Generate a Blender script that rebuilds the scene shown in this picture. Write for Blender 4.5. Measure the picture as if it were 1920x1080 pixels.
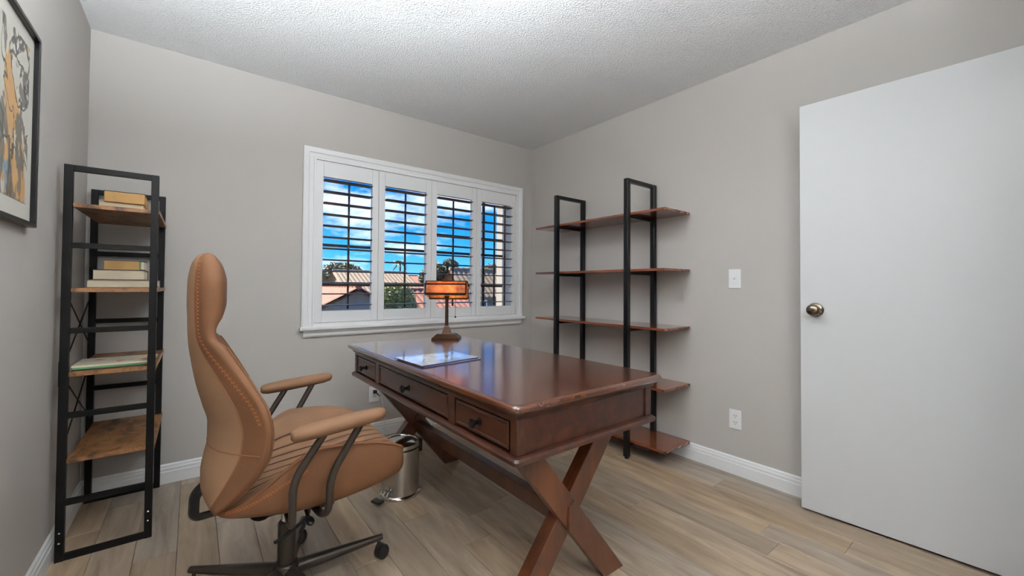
import bpy, bmesh, math, random
import numpy as np
from mathutils import Vector, Matrix, noise
random.seed(7)
PI = math.pi
for o in list(bpy.data.objects):
    bpy.data.objects.remove(o, do_unlink=True)
scene = bpy.context.scene
COL = scene.collection

# ------------------------------------------------------------------ camera
CAM = (-2.5807, -3.0145, 1.1122)
YAW, PITCH, ROLL, FPX = 0.66185, 0.01747, 0.00676, 767.65
f_ = Vector((math.sin(YAW)*math.cos(PITCH), math.cos(YAW)*math.cos(PITCH), math.sin(PITCH)))
r_ = Vector((math.cos(YAW), -math.sin(YAW), 0)); u_ = r_.cross(f_)
r2 = r_*math.cos(ROLL) + u_*math.sin(ROLL); u2 = u_*math.cos(ROLL) - r_*math.sin(ROLL)
cd = bpy.data.cameras.new('camera'); cam = bpy.data.objects.new('camera', cd); COL.objects.link(cam)
M = Matrix.Identity(4)
for i in range(3):
    M[i][0] = r2[i]; M[i][1] = u2[i]; M[i][2] = -f_[i]; M[i][3] = CAM[i]
cam.matrix_world = M
cd.sensor_width = 36; cd.lens = FPX/1920*36; cd.shift_y = -15.66/1920; cd.clip_start = 0.02; cd.clip_end = 500
scene.camera = cam

# ------------------------------------------------------------------ exposure, sky, sun
vs = scene.view_settings
vs.view_transform = 'Standard'; vs.look = 'None'; vs.gamma = 1; vs.use_curve_mapping = False
vs.exposure = 0.32
BULB_STRENGTH = 2200.0    # bulbs of the two unseen uplights added to brighten the room
LAMP_STRENGTH = 20.0     # opal drum of the unseen ceiling light added for fill
BOWL_STRENGTH = 28.0     # glowing frosted bowl of the added lamp behind the camera
HALL_STRENGTH = 6.0  # glass of the added hall light
SUN_STRENGTH = 16.0
SKY_STRENGTH = 1.45

def lin(c):
    c = c/255.0
    return c/12.92 if c <= .04045 else ((c+.055)/1.055)**2.4
def rgb(r, g, b): return (lin(r), lin(g), lin(b), 1)
def ext(r, g, b): return (lin(r)*.32, lin(g)*.32, lin(b)*.32, 1)     # outdoor surfaces in full sun

w = bpy.data.worlds.new('sky'); scene.world = w; w.use_nodes = True
nt = w.node_tree; nt.nodes.clear()
N = nt.nodes.new; L = nt.links.new
out = N('ShaderNodeOutputWorld'); bg = N('ShaderNodeBackground'); bg.inputs[1].default_value = SKY_STRENGTH
tc = N('ShaderNodeTexCoord'); sep = N('ShaderNodeSeparateXYZ'); L(tc.outputs['Generated'], sep.inputs[0])
rp = N('ShaderNodeValToRGB'); L(sep.outputs['Z'], rp.inputs[0])
e = rp.color_ramp.elements
e[0].position = 0.0; e[0].color = rgb(120, 190, 240)
e[1].position = 0.5; e[1].color = rgb(0, 105, 205)
k = e.new(0.06); k.color = rgb(70, 166, 238)
k = e.new(0.15); k.color = rgb(12, 132, 222)
mp = N('ShaderNodeMapping'); mp.inputs['Scale'].default_value = (1, 1, 2.6); mp.inputs['Location'].default_value = (.37, 1.9, .2)
L(tc.outputs['Generated'], mp.inputs[0])
nz = N('ShaderNodeTexNoise'); nz.inputs['Scale'].default_value = 5.2; nz.inputs['Detail'].default_value = 7; nz.inputs['Roughness'].default_value = .55
L(mp.outputs[0], nz.inputs[0])
cr = N('ShaderNodeValToRGB'); L(nz.outputs[0], cr.inputs[0])
cr.color_ramp.elements[0].position = .51; cr.color_ramp.elements[0].color = (0, 0, 0, 1)
cr.color_ramp.elements[1].position = .72; cr.color_ramp.elements[1].color = (.85, .85, .85, 1)
mx = N('ShaderNodeMixRGB'); L(cr.outputs[0], mx.inputs[0]); L(rp.outputs[0], mx.inputs[1]); mx.inputs[2].default_value = (1.05, 1.10, 1.2, 1)
L(mx.outputs[0], bg.inputs[0]); L(bg.outputs[0], out.inputs[0])

sd = bpy.data.lights.new('sun', 'SUN'); sd.energy = SUN_STRENGTH; sd.angle = math.radians(.6); sd.color = (1, .95, .86)
sun = bpy.data.objects.new('sun', sd); COL.objects.link(sun)
sun.rotation_euler = Vector((.50, -.60, -.80)).to_track_quat('-Z', 'Y').to_euler()
sun.location = (-6, 8, 12)

# ------------------------------------------------------------------ materials
def mat(name):
    m = bpy.data.materials.new(name); m.use_nodes = True
    return m, m.node_tree, m.node_tree.nodes['Principled BSDF']
def plain(name, col, rough=.5, metal=0, spec=.5, coat=0, bump=None, var=None, coat_rough=.1):
    """flat colour with an optional fine bump (scale, strength, detail) and slight colour variation (scale, amount)"""
    m, t, b = mat(name)
    b.inputs['Base Color'].default_value = col; b.inputs['Roughness'].default_value = rough
    b.inputs['Metallic'].default_value = metal; b.inputs['Specular IOR Level'].default_value = spec
    b.inputs['Coat Weight'].default_value = coat; b.inputs['Coat Roughness'].default_value = coat_rough
    tc = t.nodes.new('ShaderNodeTexCoord')
    if bump:
        n = t.nodes.new('ShaderNodeTexNoise'); n.inputs['Scale'].default_value = bump[0]; n.inputs['Detail'].default_value = bump[2] if len(bump) > 2 else 3
        t.links.new(tc.outputs['Object'], n.inputs[0])
        bp = t.nodes.new('ShaderNodeBump'); bp.inputs['Strength'].default_value = bump[1]; bp.inputs['Distance'].default_value = bump[3] if len(bump) > 3 else .01
        t.links.new(n.outputs[0], bp.inputs['Height']); t.links.new(bp.outputs[0], b.inputs['Normal'])
    if var:
        n = t.nodes.new('ShaderNodeTexNoise'); n.inputs['Scale'].default_value = var[0]; n.inputs['Detail'].default_value = 4
        t.links.new(tc.outputs['Object'], n.inputs[0])
        r = t.nodes.new('ShaderNodeValToRGB'); t.links.new(n.outputs[0], r.inputs[0])
        a = var[1]
        r.color_ramp.elements[0].position = .3; r.color_ramp.elements[0].color = (col[0]*(1-a), col[1]*(1-a), col[2]*(1-a), 1)
        r.color_ramp.elements[1].position = .7; r.color_ramp.elements[1].color = (min(1, col[0]*(1+a)), min(1, col[1]*(1+a)), min(1, col[2]*(1+a)), 1)
        t.links.new(r.outputs[0], b.inputs['Base Color'])
    return m
def wood(name, cols, scale=(1, 1, 1), nscale=3.0, rough=.35, coat=0, objrand=False, bump=.05, coat_rough=.12, contrast=(.3, .7), spec=.5):
    """grain from noise stretched along one axis; cols = list of ramp colours"""
    m, t, b = mat(name)
    b.inputs['Roughness'].default_value = rough; b.inputs['Coat Weight'].default_value = coat; b.inputs['Coat Roughness'].default_value = coat_rough
    b.inputs['Specular IOR Level'].default_value = spec
    tc = t.nodes.new('ShaderNodeTexCoord'); mp = t.nodes.new('ShaderNodeMapping'); mp.inputs['Scale'].default_value = scale
    t.links.new(tc.outputs['Object'], mp.inputs[0])
    vec = mp.outputs[0]
    if objrand:
        oi = t.nodes.new('ShaderNodeObjectInfo'); ml = t.nodes.new('ShaderNodeMath'); ml.operation = 'MULTIPLY'; ml.inputs[1].default_value = 57
        t.links.new(oi.outputs['Random'], ml.inputs[0])
        ad = t.nodes.new('ShaderNodeVectorMath'); ad.operation = 'ADD'
        cb = t.nodes.new('ShaderNodeCombineXYZ')
        for i in range(3): t.links.new(ml.outputs[0], cb.inputs[i])
        t.links.new(vec, ad.inputs[0]); t.links.new(cb.outputs[0], ad.inputs[1]); vec = ad.outputs[0]
    n = t.nodes.new('ShaderNodeTexNoise'); n.inputs['Scale'].default_value = nscale; n.inputs['Detail'].default_value = 7; n.inputs['Roughness'].default_value = .62; n.inputs['Distortion'].default_value = .6
    t.links.new(vec, n.inputs[0])
    r = t.nodes.new('ShaderNodeValToRGB'); t.links.new(n.outputs[0], r.inputs[0])
    el = r.color_ramp.elements
    el[0].position = contrast[0]; el[0].color = cols[0]; el[1].position = contrast[1]; el[1].color = cols[-1]
    for i, c in enumerate(cols[1:-1]):
        q = el.new(contrast[0] + (contrast[1]-contrast[0])*(i+1)/(len(cols)-1)); q.color = c
    colout = r.outputs[0]
    if objrand:
        hs = t.nodes.new('ShaderNodeHueSaturation'); t.links.new(colout, hs.inputs['Color'])
        mr = t.nodes.new('ShaderNodeMapRange'); mr.inputs[3].default_value = .80; mr.inputs[4].default_value = 1.16
        t.links.new(oi.outputs['Random'], mr.inputs[0]); t.links.new(mr.outputs[0], hs.inputs['Value'])
        m2 = t.nodes.new('ShaderNodeMath'); m2.operation = 'FRACT'; m3 = t.nodes.new('ShaderNodeMath'); m3.operation = 'MULTIPLY'; m3.inputs[1].default_value = 7.3
        t.links.new(oi.outputs['Random'], m3.inputs[0]); t.links.new(m3.outputs[0], m2.inputs[0])
        mr2 = t.nodes.new('ShaderNodeMapRange'); mr2.inputs[3].default_value = .72; mr2.inputs[4].default_value = 1.2
        t.links.new(m2.outputs[0], mr2.inputs[0]); t.links.new(mr2.outputs[0], hs.inputs['Saturation'])
        colout = hs.outputs[0]
    t.links.new(colout, b.inputs['Base Color'])
    bp = t.nodes.new('ShaderNodeBump'); bp.inputs['Strength'].default_value = bump; bp.inputs['Distance'].default_value = .004
    t.links.new(n.outputs[0], bp.inputs['Height']); t.links.new(bp.outputs[0], b.inputs['Normal'])
    return m
def emit(name, col, s):
    m, t, b = mat(name)
    b.inputs['Base Color'].default_value = col; b.inputs['Emission Color'].default_value = col; b.inputs['Emission Strength'].default_value = s
    return m

MT = {}
MT['wall'] = plain('greige_paint', (.49, .46, .43, 1), .75, spec=.25, bump=(160, .06, 4, .004))
MT['ceil'] = plain('popcorn_ceiling', (.92, .92, .92, 1), .95, spec=.1, bump=(120, 1.0, 4, .014))
MT['white'] = plain('white_trim_paint', (.84, .84, .84, 1), .4, bump=(40, .02))
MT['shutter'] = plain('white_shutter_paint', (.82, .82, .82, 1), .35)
MT['louver'] = plain('backlit_dark_louver', rgb(92, 85, 79), .4)  # dark colour stands in for white louvers seen against the light
MT['door'] = plain('white_door_paint', (.62, .62, .62, 1), .42, spec=.4)
MT['plank'] = wood('laminate_plank', [rgb(114, 97, 82), rgb(154, 134, 113), rgb(172, 151, 128), rgb(192, 171, 146)], (9, 1.1, 9), 2.1, .42, 0, True, .04, contrast=(.25, .75), spec=.55)
MT['gap'] = plain('dark_subfloor', rgb(70, 56, 44), .8)
MT['desk'] = wood('mahogany_desk', [rgb(40, 17, 9), rgb(60, 28, 14), rgb(78, 40, 21)], (9, 1.2, 9), 2.4, .42, .3, False, .02, .15)  # body tone darkened in place of shade on the backlit drawer fronts
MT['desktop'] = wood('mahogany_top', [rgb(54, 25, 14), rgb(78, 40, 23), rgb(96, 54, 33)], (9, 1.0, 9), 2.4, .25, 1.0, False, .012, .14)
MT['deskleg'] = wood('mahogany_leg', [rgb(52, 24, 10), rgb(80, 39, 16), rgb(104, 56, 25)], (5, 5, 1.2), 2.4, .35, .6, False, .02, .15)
MT['redshelf'] = wood('cherry_shelf', [rgb(78, 34, 18), rgb(116, 58, 32), rgb(142, 80, 48)], (7, 1.0, 7), 2.6, .25, .9, False, .02, .1)
MT['rustic'] = wood('rustic_brown_board', [rgb(52, 34, 20), rgb(112, 74, 42), rgb(150, 104, 62), rgb(126, 84, 48)], (6, 3, 6), 2.6, .5, .1, False, .05, contrast=(.32, .68))
MT['black'] = plain('black_steel', rgb(13, 11, 10), .5, .0, spec=.22, bump=(300, .03))
MT['blackgloss'] = plain('black_enamel', rgb(12, 11, 11), .28, 0, spec=.35)
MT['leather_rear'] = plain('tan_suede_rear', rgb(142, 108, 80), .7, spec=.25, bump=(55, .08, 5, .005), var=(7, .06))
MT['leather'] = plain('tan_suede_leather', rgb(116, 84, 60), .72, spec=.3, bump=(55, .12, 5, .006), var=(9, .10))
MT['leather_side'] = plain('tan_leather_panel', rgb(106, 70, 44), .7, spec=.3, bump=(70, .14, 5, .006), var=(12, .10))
MT['stitch'] = plain('orange_thread', rgb(176, 100, 44), .7)
MT['seam'] = plain('brown_seam', rgb(120, 72, 42), .7)
MT['quilt'] = plain('dark_quilt_seam', rgb(78, 48, 30), .8)
MT['gun'] = plain('gunmetal', rgb(66, 58, 51), .38, .6)
MT['plastic'] = plain('black_plastic', rgb(20, 20, 21), .4)
MT['chrome'] = plain('chrome', (.75, .74, .72, 1), .12, 1)
MT['steel'] = plain('brushed_steel', (.66, .63, .59, 1), .24, 1, bump=(30, .02))
MT['bronze'] = plain('antique_bronze', rgb(62, 41, 28), .3, .7)
MT['knob'] = plain('dark_knob', rgb(34, 30, 28), .3, .7)
MT['doorknob'] = plain('aged_nickel_knob', rgb(122, 110, 96), .25, 1)
MT['outlet'] = plain('white_plastic_plate', (.80, .80, .80, 1), .35)
MT['slot'] = plain('dark_slot', rgb(60, 58, 56), .6)
MT['darkframe'] = plain('dark_bronze_sash', rgb(58, 50, 46), .45)
MT['paper'] = plain('cream_pages', rgb(222, 206, 178), .8, bump=(200, .2))
MT['cover_tan'] = plain('tan_cover', rgb(196, 152, 92), .6, var=(20, .1))
MT['cover_dark'] = plain('dark_cover', rgb(60, 46, 40), .6)
MT['cover_grey'] = plain('grey_cover', rgb(120, 112, 104), .6)
MT['cover_green'] = plain('green_cover', rgb(92, 150, 104), .5)
MT['cover_teal'] = plain('teal_cover', rgb(70, 110, 110), .5)

def mica(name):
    m, t, b = mat(name)
    b.inputs['Base Color'].default_value = rgb(224, 142, 66); b.inputs['Roughness'].default_value = .35
    tc = t.nodes.new('ShaderNodeTexCoord'); n = t.nodes.new('ShaderNodeTexNoise'); n.inputs['Scale'].default_value = 22; n.inputs['Detail'].default_value = 5
    t.links.new(tc.outputs['Object'], n.inputs[0]); r = t.nodes.new('ShaderNodeValToRGB'); t.links.new(n.outputs[0], r.inputs[0])
    r.color_ramp.elements[0].position = .35; r.color_ramp.elements[0].color = rgb(184, 104, 54); r.color_ramp.elements[1].position = .7; r.color_ramp.elements[1].color = rgb(236, 172, 106)
    tr = t.nodes.new('ShaderNodeBsdfTranslucent'); t.links.new(r.outputs[0], tr.inputs[0]); t.links.new(r.outputs[0], b.inputs['Base Color'])
    mx = t.nodes.new('ShaderNodeMixShader'); mx.inputs[0].default_value = .6
    t.links.new(b.outputs[0], mx.inputs[1]); t.links.new(tr.outputs[0], mx.inputs[2]); t.links.new(mx.outputs[0], t.nodes['Material Output'].inputs[0])
    return m
MT['mica'] = mica('amber_mica')
def glass(name):
    m, t, b = mat(name); t.nodes.remove(b)
    fr = t.nodes.new('ShaderNodeFresnel'); fr.inputs[0].default_value = 1.45
    tp = t.nodes.new('ShaderNodeBsdfTransparent'); gl = t.nodes.new('ShaderNodeBsdfGlossy'); gl.inputs['Roughness'].default_value = .01
    mx = t.nodes.new('ShaderNodeMixShader'); t.links.new(fr.outputs[0], mx.inputs[0]); t.links.new(tp.outputs[0], mx.inputs[1]); t.links.new(gl.outputs[0], mx.inputs[2])
    t.links.new(mx.outputs[0], t.nodes['Material Output'].inputs[0])
    return m
MT['glass'] = glass('window_glass')
MT['globe'] = emit('added_opal_glass', (.86, .94, 1, 1), LAMP_STRENGTH)
MT['bulb_room'] = emit('added_bulb', (.86, .94, 1, 1), BULB_STRENGTH)
MT['bulb_hall'] = emit('added_hall_bulb', (1, .96, .9, 1), 5)
MT['frostbowl'] = emit('added_frosted_bowl', (.88, .95, 1, 1), BOWL_STRENGTH)
MT['hallglobe'] = emit('added_hall_glass', (1, .96, .9, 1), HALL_STRENGTH)

# ------------------------------------------------------------------ helpers
ROOT = {}
def tag(o, label=None, cat=None, group=None, kind=None):
    if label: o['label'] = label
    if cat: o['category'] = cat
    if group: o['group'] = group
    if kind: o['kind'] = kind
    return o
def thing(name, loc, label=None, cat=None, group=None, rz=0, kind=None):
    o = bpy.data.objects.new(name, None); COL.objects.link(o); o.empty_display_size = .1
    o.location = loc; o.rotation_euler = (0, 0, rz); ROOT[o.name] = Vector(loc)
    return tag(o, label, cat, group, kind)
class MB:
    """collects shapes into one bmesh; coordinates are world unless the part's root is rotated (then local)"""
    def __init__(s): s.b = bmesh.new()
    def box(s, x0, x1, y0, y1, z0, z1, bev=0):
        P = [(x0, y0, z0), (x1, y0, z0), (x1, y1, z0), (x0, y1, z0), (x0, y0, z1), (x1, y0, z1), (x1, y1, z1), (x0, y1, z1)]
        vsx = [s.b.verts.new(q) for q in P]
        fs = [s.b.faces.new([vsx[i] for i in q]) for q in ((3, 2, 1, 0), (4, 5, 6, 7), (0, 1, 5, 4), (1, 2, 6, 5), (2, 3, 7, 6), (3, 0, 4, 7))]
        if bev:
            ed = list({e for f in fs for e in f.edges})
            bmesh.ops.bevel(s.b, geom=ed, offset=bev, segments=2, profile=.5, affect='EDGES')
        return s
    def hexa(s, P, bev=0):
        vsx = [s.b.verts.new(q) for q in P]
        fs = [s.b.faces.new([vsx[i] for i in q]) for q in ((3, 2, 1, 0), (4, 5, 6, 7), (0, 1, 5, 4), (1, 2, 6, 5), (2, 3, 7, 6), (3, 0, 4, 7))]
        if bev:
            bmesh.ops.bevel(s.b, geom=list({e for f in fs for e in f.edges}), offset=bev, segments=2, profile=.5, affect='EDGES')
        return s
    def prism(s, poly, axis, a, b, bev=0):
        """poly in the two other axes (cyclic order), extruded from a to b along axis"""
        def P(q, v):
            return ((v, q[0], q[1]), (q[0], v, q[1]), (q[0], q[1], v))[axis]
        A = [s.b.verts.new(P(q, a)) for q in poly]; B = [s.b.verts.new(P(q, b)) for q in poly]
        n = len(poly); fs = [s.b.faces.new(A[::-1]), s.b.faces.new(B)]
        for i in range(n): fs.append(s.b.faces.new([A[i], A[(i+1) % n], B[(i+1) % n], B[i]]))
        if bev: bmesh.ops.bevel(s.b, geom=list({e for f in fs for e in f.edges}), offset=bev, segments=2, profile=.5, affect='EDGES')
        return s
    def tube(s, pts, r, n=10, cap=True, sx=1):
        pts = [Vector(q) for q in pts]; R = r if isinstance(r, (list, tuple)) else [r]*len(pts)
        rings = []; up = None
        for i, q in enumerate(pts):
            d = (pts[min(i+1, len(pts)-1)] - pts[max(i-1, 0)]).normalized()
            if up is None:
                up = d.orthogonal().normalized()
            else:
                up = (up - d*up.dot(d)).normalized()
            bi = d.cross(up)
            rings.append([s.b.verts.new(q + (up*math.cos(2*PI*k/n) + bi*math.sin(2*PI*k/n)*sx)*R[i]) for k in range(n)])
        for i in range(len(rings)-1):
            for k in range(n):
                s.b.faces.new([rings[i][k], rings[i][(k+1) % n], rings[i+1][(k+1) % n], rings[i+1][k]])
        if cap:
            s.b.faces.new(rings[0][::-1]); s.b.faces.new(rings[-1])
        return s
    def lathe(s, prof, c=(0, 0, 0), n=24, mtx=None, square=False):
        """prof = list of (radius, height); revolved about z through c; mtx optional orientation"""
        rings = []
        for r, h in prof:
            ring = []
            for k in range(n):
                a = 2*PI*(k+.5)/n
                rr = r*(math.sqrt(2) if square else 1)
                v = Vector((rr*math.cos(a), rr*math.sin(a), h))
                if mtx: v = mtx @ v
                ring.append(s.b.verts.new(v + Vector(c)))
            rings.append(ring)
        for i in range(len(rings)-1):
            for k in range(n):
                s.b.faces.new([rings[i][k], rings[i][(k+1) % n], rings[i+1][(k+1) % n], rings[i+1][k]])
        s.b.faces.new(rings[0][::-1]); s.b.faces.new(rings[-1])
        return s
    def loft(s, rings, close=True, cap=True):
        R = [[s.b.verts.new(q) for q in ring] for ring in rings]
        n = len(R[0])
        for i in range(len(R)-1):
            for k in range(n if close else n-1):
                s.b.faces.new([R[i][k], R[i][(k+1) % n], R[i+1][(k+1) % n], R[i+1][k]])
        if cap and close:
            s.b.faces.new(R[0][::-1]); s.b.faces.new(R[-1])
        return s
    def blob(s, c, r, sub=2):
        g = bmesh.ops.create_icosphere(s.b, subdivisions=sub, radius=1)
        for v in g['verts']:
            v.co = Vector((c[0]+v.co.x*r[0], c[1]+v.co.y*r[1], c[2]+v.co.z*r[2]))
        return s
    def build(s, name, m, parent=None, smooth=False, world=True, kind=None, angle=40):
        me = bpy.data.meshes.new(name)
        bmesh.ops.recalc_face_normals(s.b, faces=s.b.faces[:])
        if parent is not None and world:
            r = parent
            while r.parent: r = r.parent
            bmesh.ops.translate(s.b, vec=-ROOT.get(r.name, Vector((0, 0, 0))), verts=s.b.verts[:])
        if smooth:
            for f in s.b.faces: f.smooth = True
            lim = math.radians(angle)
            for e in s.b.edges:
                if len(e.link_faces) == 2 and e.calc_face_angle(0) > lim: e.smooth = False
        s.b.to_mesh(me); s.b.free()
        o = bpy.data.objects.new(name, me); COL.objects.link(o)
        if m is not None: me.materials.append(MT[m] if isinstance(m, str) else m)
        if parent is not None: o.parent = parent
        if kind: o['kind'] = kind
        return o
def B(*a, bev=0): return MB().box(*a, bev=bev)
def struct(name, mb, m, parent=None):
    o = mb.build(name, m, parent)
    if parent is None: o['kind'] = 'structure'
    return o
def single(name, mb, m, label, cat, group=None, smooth=False, kind=None):
    """a thing that is one mesh: origin moved to its base"""
    b = mb.b; xs = [v.co for v in b.verts]
    c = Vector(((min(v.x for v in xs)+max(v.x for v in xs))/2, (min(v.y for v in xs)+max(v.y for v in xs))/2, min(v.z for v in xs)))
    bmesh.ops.translate(b, vec=-c, verts=b.verts[:])
    o = mb.build(name, m, None, smooth); o.location = c; ROOT[o.name] = c
    return tag(o, label, cat, group, kind)
def interp(xs, ys, x):
    """monotone-ish cubic through key points"""
    xs = np.array(xs, float); ys = np.array(ys, float)
    d = np.diff(ys)/np.diff(xs); mm = np.zeros(len(xs)); mm[0] = d[0]; mm[-1] = d[-1]
    for i in range(1, len(xs)-1):
        mm[i] = 0 if d[i-1]*d[i] <= 0 else 2*d[i-1]*d[i]/(d[i-1]+d[i])
    i = int(min(max(np.searchsorted(xs, x)-1, 0), len(xs)-2)); h = xs[i+1]-xs[i]; t = (x-xs[i])/h
    return float((2*t**3-3*t*t+1)*ys[i] + (t**3-2*t*t+t)*h*mm[i] + (-2*t**3+3*t*t)*ys[i+1] + (t**3-t*t)*h*mm[i+1])
def smoothpath(pts, n=6):
    pts = [Vector(q) for q in pts]; o = []
    for i in range(len(pts)-1):
        p0 = pts[max(i-1, 0)]; p1 = pts[i]; p2 = pts[i+1]; p3 = pts[min(i+2, len(pts)-1)]
        for k in range(n):
            t = k/n
            o.append(.5*((2*p1) + (p2-p0)*t + (2*p0-5*p1+4*p2-p3)*t*t + (3*p1-p0-3*p2+p3)*t**3))
    o.append(pts[-1]); return o
def filletpath(pts, rad, n=6):
    """polyline with rounded corners"""
    pts = [Vector(q) for q in pts]; o = [pts[0]]
    for i in range(1, len(pts)-1):
        a = (pts[i-1]-pts[i]); b = (pts[i+1]-pts[i]); r = min(rad, a.length*.48, b.length*.48)
        A = pts[i]+a.normalized()*r; C = pts[i]+b.normalized()*r
        for k in range(n+1):
            t = k/n; o.append(A*(1-t)**2 + pts[i]*2*t*(1-t) + C*t*t)
    o.append(pts[-1]); return o

# ------------------------------------------------------------------ room shell
XL, H, YF = -3.021, 2.44, -3.16
YA, XA = -3.95, -.97       # alcove added behind the camera to hold lamps: end wall, side
mb = MB(); mb.box(XL, 0, YF, 0, -.12, -.009); mb.box(XL, XA, YA, YF, -.12, -.009)
floor = struct('floor', mb, 'gap')
PW, PL = .1385, 1.22
meshes = {}
def plank_mesh(wd, ln):
    k = (round(wd, 3), round(ln, 3))
    if k not in meshes:
        mb = B(-wd/2+.0006, wd/2-.0006, -ln/2+.0006, ln/2-.0006, -.008, 0)
        top = [e for e in mb.b.edges if all(v.co.z > -.001 for v in e.verts)]
        bmesh.ops.bevel(mb.b, geom=top, offset=.0012, segments=1, affect='EDGES')
        bmesh.ops.recalc_face_normals(mb.b, faces=mb.b.faces[:])
        me = bpy.data.meshes.new('plank'); mb.b.to_mesh(me); mb.b.free(); me.materials.append(MT['plank']); meshes[k] = me
    return meshes[k]
joint = {-1.645: -1.493, -1.508: -1.31, -1.785: -1.17, -2.06: -1.355, -.26: -1.885, -.677: -2.31, -.40: -2.505}
seams = [-1.508 + PW*k for k in range(-13, 12)]
i = 0
for s0 in seams:
    a, b = max(s0, XL), min(s0+PW, 0)
    if b-a < .01: continue
    ph = None
    for jx, jy in joint.items():
        if abs(jx-s0) < .05: ph = jy
    if ph is None: ph = -random.uniform(0, PL)
    y = ph
    while y < 0: y += PL
    yend = YA if (a+b)/2 < XA-.07 else YF
    while y > yend:
        y1, y0 = min(y, 0), max(y-PL, yend)
        if y1-y0 > .01:
            o = bpy.data.objects.new('plank', plank_mesh(b-a, y1-y0)); COL.objects.link(o)
            o.location = ((a+b)/2, (y0+y1)/2, 0); o.parent = floor
        y -= PL
struct('ceiling', B(XL-.1, .1, YA-.1, .1, H, H+.1), 'ceil')
struct('wall_left', B(XL-.1, XL, YA-.1, .1, 0-.12, H), 'wall')
struct('wall_right', B(0, .1, YF-.1, .1, -.12, H), 'wall')
WX0, WX1, WZ0, WZ1 = -1.94, -.212, .87, 1.97     # window opening
mb = MB(); mb.box(XL, WX0, 0, .16, -.12, H); mb.box(WX1, 0, 0, .16, -.12, H); mb.box(WX0, WX1, 0, .16, -.12, WZ0); mb.box(WX0, WX1, 0, .16, WZ1, H)
struct('wall_back', mb, 'wall')
DX0, DX1 = -.86, -.085                            # doorway in the wall behind the camera
mb = MB(); mb.box(XA, DX0, YF-.11, YF, -.12, H); mb.box(XA, XA+.05, YA, YF-.11, -.12, H); mb.box(XL, XA+.05, YA-.11, YA, -.12, H); mb.box(DX1, 0, YF-.11, YF, -.12, H); mb.box(DX0, DX1, YF-.11, YF, 2.06, H)  # includes end and side walls of the added alcove
struct('wall_front', mb, 'wall')
mb = MB(); mb.box(XA+.051, .9, YF-1.35, YF-.111, -.12, -.001)  # unseen hall beyond the doorway, added with its light
struct('floor_hall', mb, 'plank')
mb = MB(); mb.box(XA-.1, .9, YF-1.45, YF-1.35, 0, H); mb.box(XA-.05, XA+.051, YF-1.35, YA-.111, 0, H); mb.box(.9, 1.0, YF-1.35, YF-.111, 0, H)
struct('wall_hall', mb, 'wall')
struct('ceiling_hall', B(XA-.1, 1.0, YF-1.45, YA-.101, H, H+.1).box(.101, 1.0, YA-.101, YF-.111, H, H+.1), 'ceil')
mb = MB()
for x0, x1 in ((DX0-.07, DX0), (DX1, DX1+.07)): mb.box(x0, x1, YF, YF+.016, 0, 2.06)
mb.box(DX0-.07, DX1+.07, YF, YF+.016, 2.06, 2.13)
struct('trim_1', mb, 'white')

def base_prof(t=.014, h=.106):
    return [(0, 0), (t, 0), (t, h*.60), (t*.80, h*.64), (t*.80, h*.78), (t*.52, h*.83), (t*.5, h*.92), (t*.2, h*.97), (0, h)]
pr = base_prof()
def baseboard(name, mk): struct(name, mk, 'white')
baseboard('baseboard_back', MB().prism([(-a, b) for a, b in pr], 0, XL, 0))
baseboard('baseboard_right', MB().prism([(-a, b) for a, b in pr], 1, YF, -.014))
baseboard('baseboard_left', MB().prism([(XL+a, b) for a, b in pr], 1, YA, -.014))
baseboard('baseboard_front', MB().prism([(YA+a, b) for a, b in pr], 0, XL+.014, XA))

# ------------------------------------------------------------------ window with casing, dark outer sash, shutters
win = thing('window_1', (-1.07, 0, .8), 'wide white framed window with four plantation shutter panels over dark outer sash', kind='structure')
CX0, CX1, CZ1 = -2.012, -.127, 2.046
def casing_prof(a0, a1):     # across, out of wall; a0 outer edge, a1 inner edge
    d = a1-a0
    return [(a0, 0), (a0, -.026), (a0+d*.12, -.030), (a0+d*.42, -.028), (a0+d*.5, -.022), (a0+d*.80, -.020), (a0+d*.86, -.026), (a1, -.026), (a1, 0)]
def miter(parts):
    mb = MB(); mb.loft(parts, close=True, cap=True); return mb
def casing_side(outer, inner, z0, top):   # vertical piece mitred at top
    pf = casing_prof(outer, inner)
    sgn = 1 if inner > outer else -1
    return miter([[(x, y, z0) for x, y in pf], [(x, y, CZ1 - abs(x-outer)) for x, y in pf]])
IW = .077
casing_side(CX0, CX0+IW, .82, True).build('casing', 'white', win)
casing_side(CX1, CX1-IW, .82, True).build('casing', 'white', win)
pf = casing_prof(0, IW)
miter([[(CX0+a, y, CZ1-a) for a, y in pf], [(CX1-a, y, CZ1-a) for a, y in pf]]).build('casing', 'white', win)
B(CX0-.012, CX1+.02, -.052, .0, .812, .836, bev=.006).build('window_sill', 'white', win)
MB().prism([(0, .764), (-.014, .764), (-.022, .775), (-.022, .790), (-.034, .812), (0, .812)], 0, CX0+.012, CX1-.012).build('window_apron', 'white', win)
mb = MB(); mb.box(CX0+IW-.004, CX1-IW+.004, -.03, .0, .836, .858); mb.build('inner_ledge', 'white', win)
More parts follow.
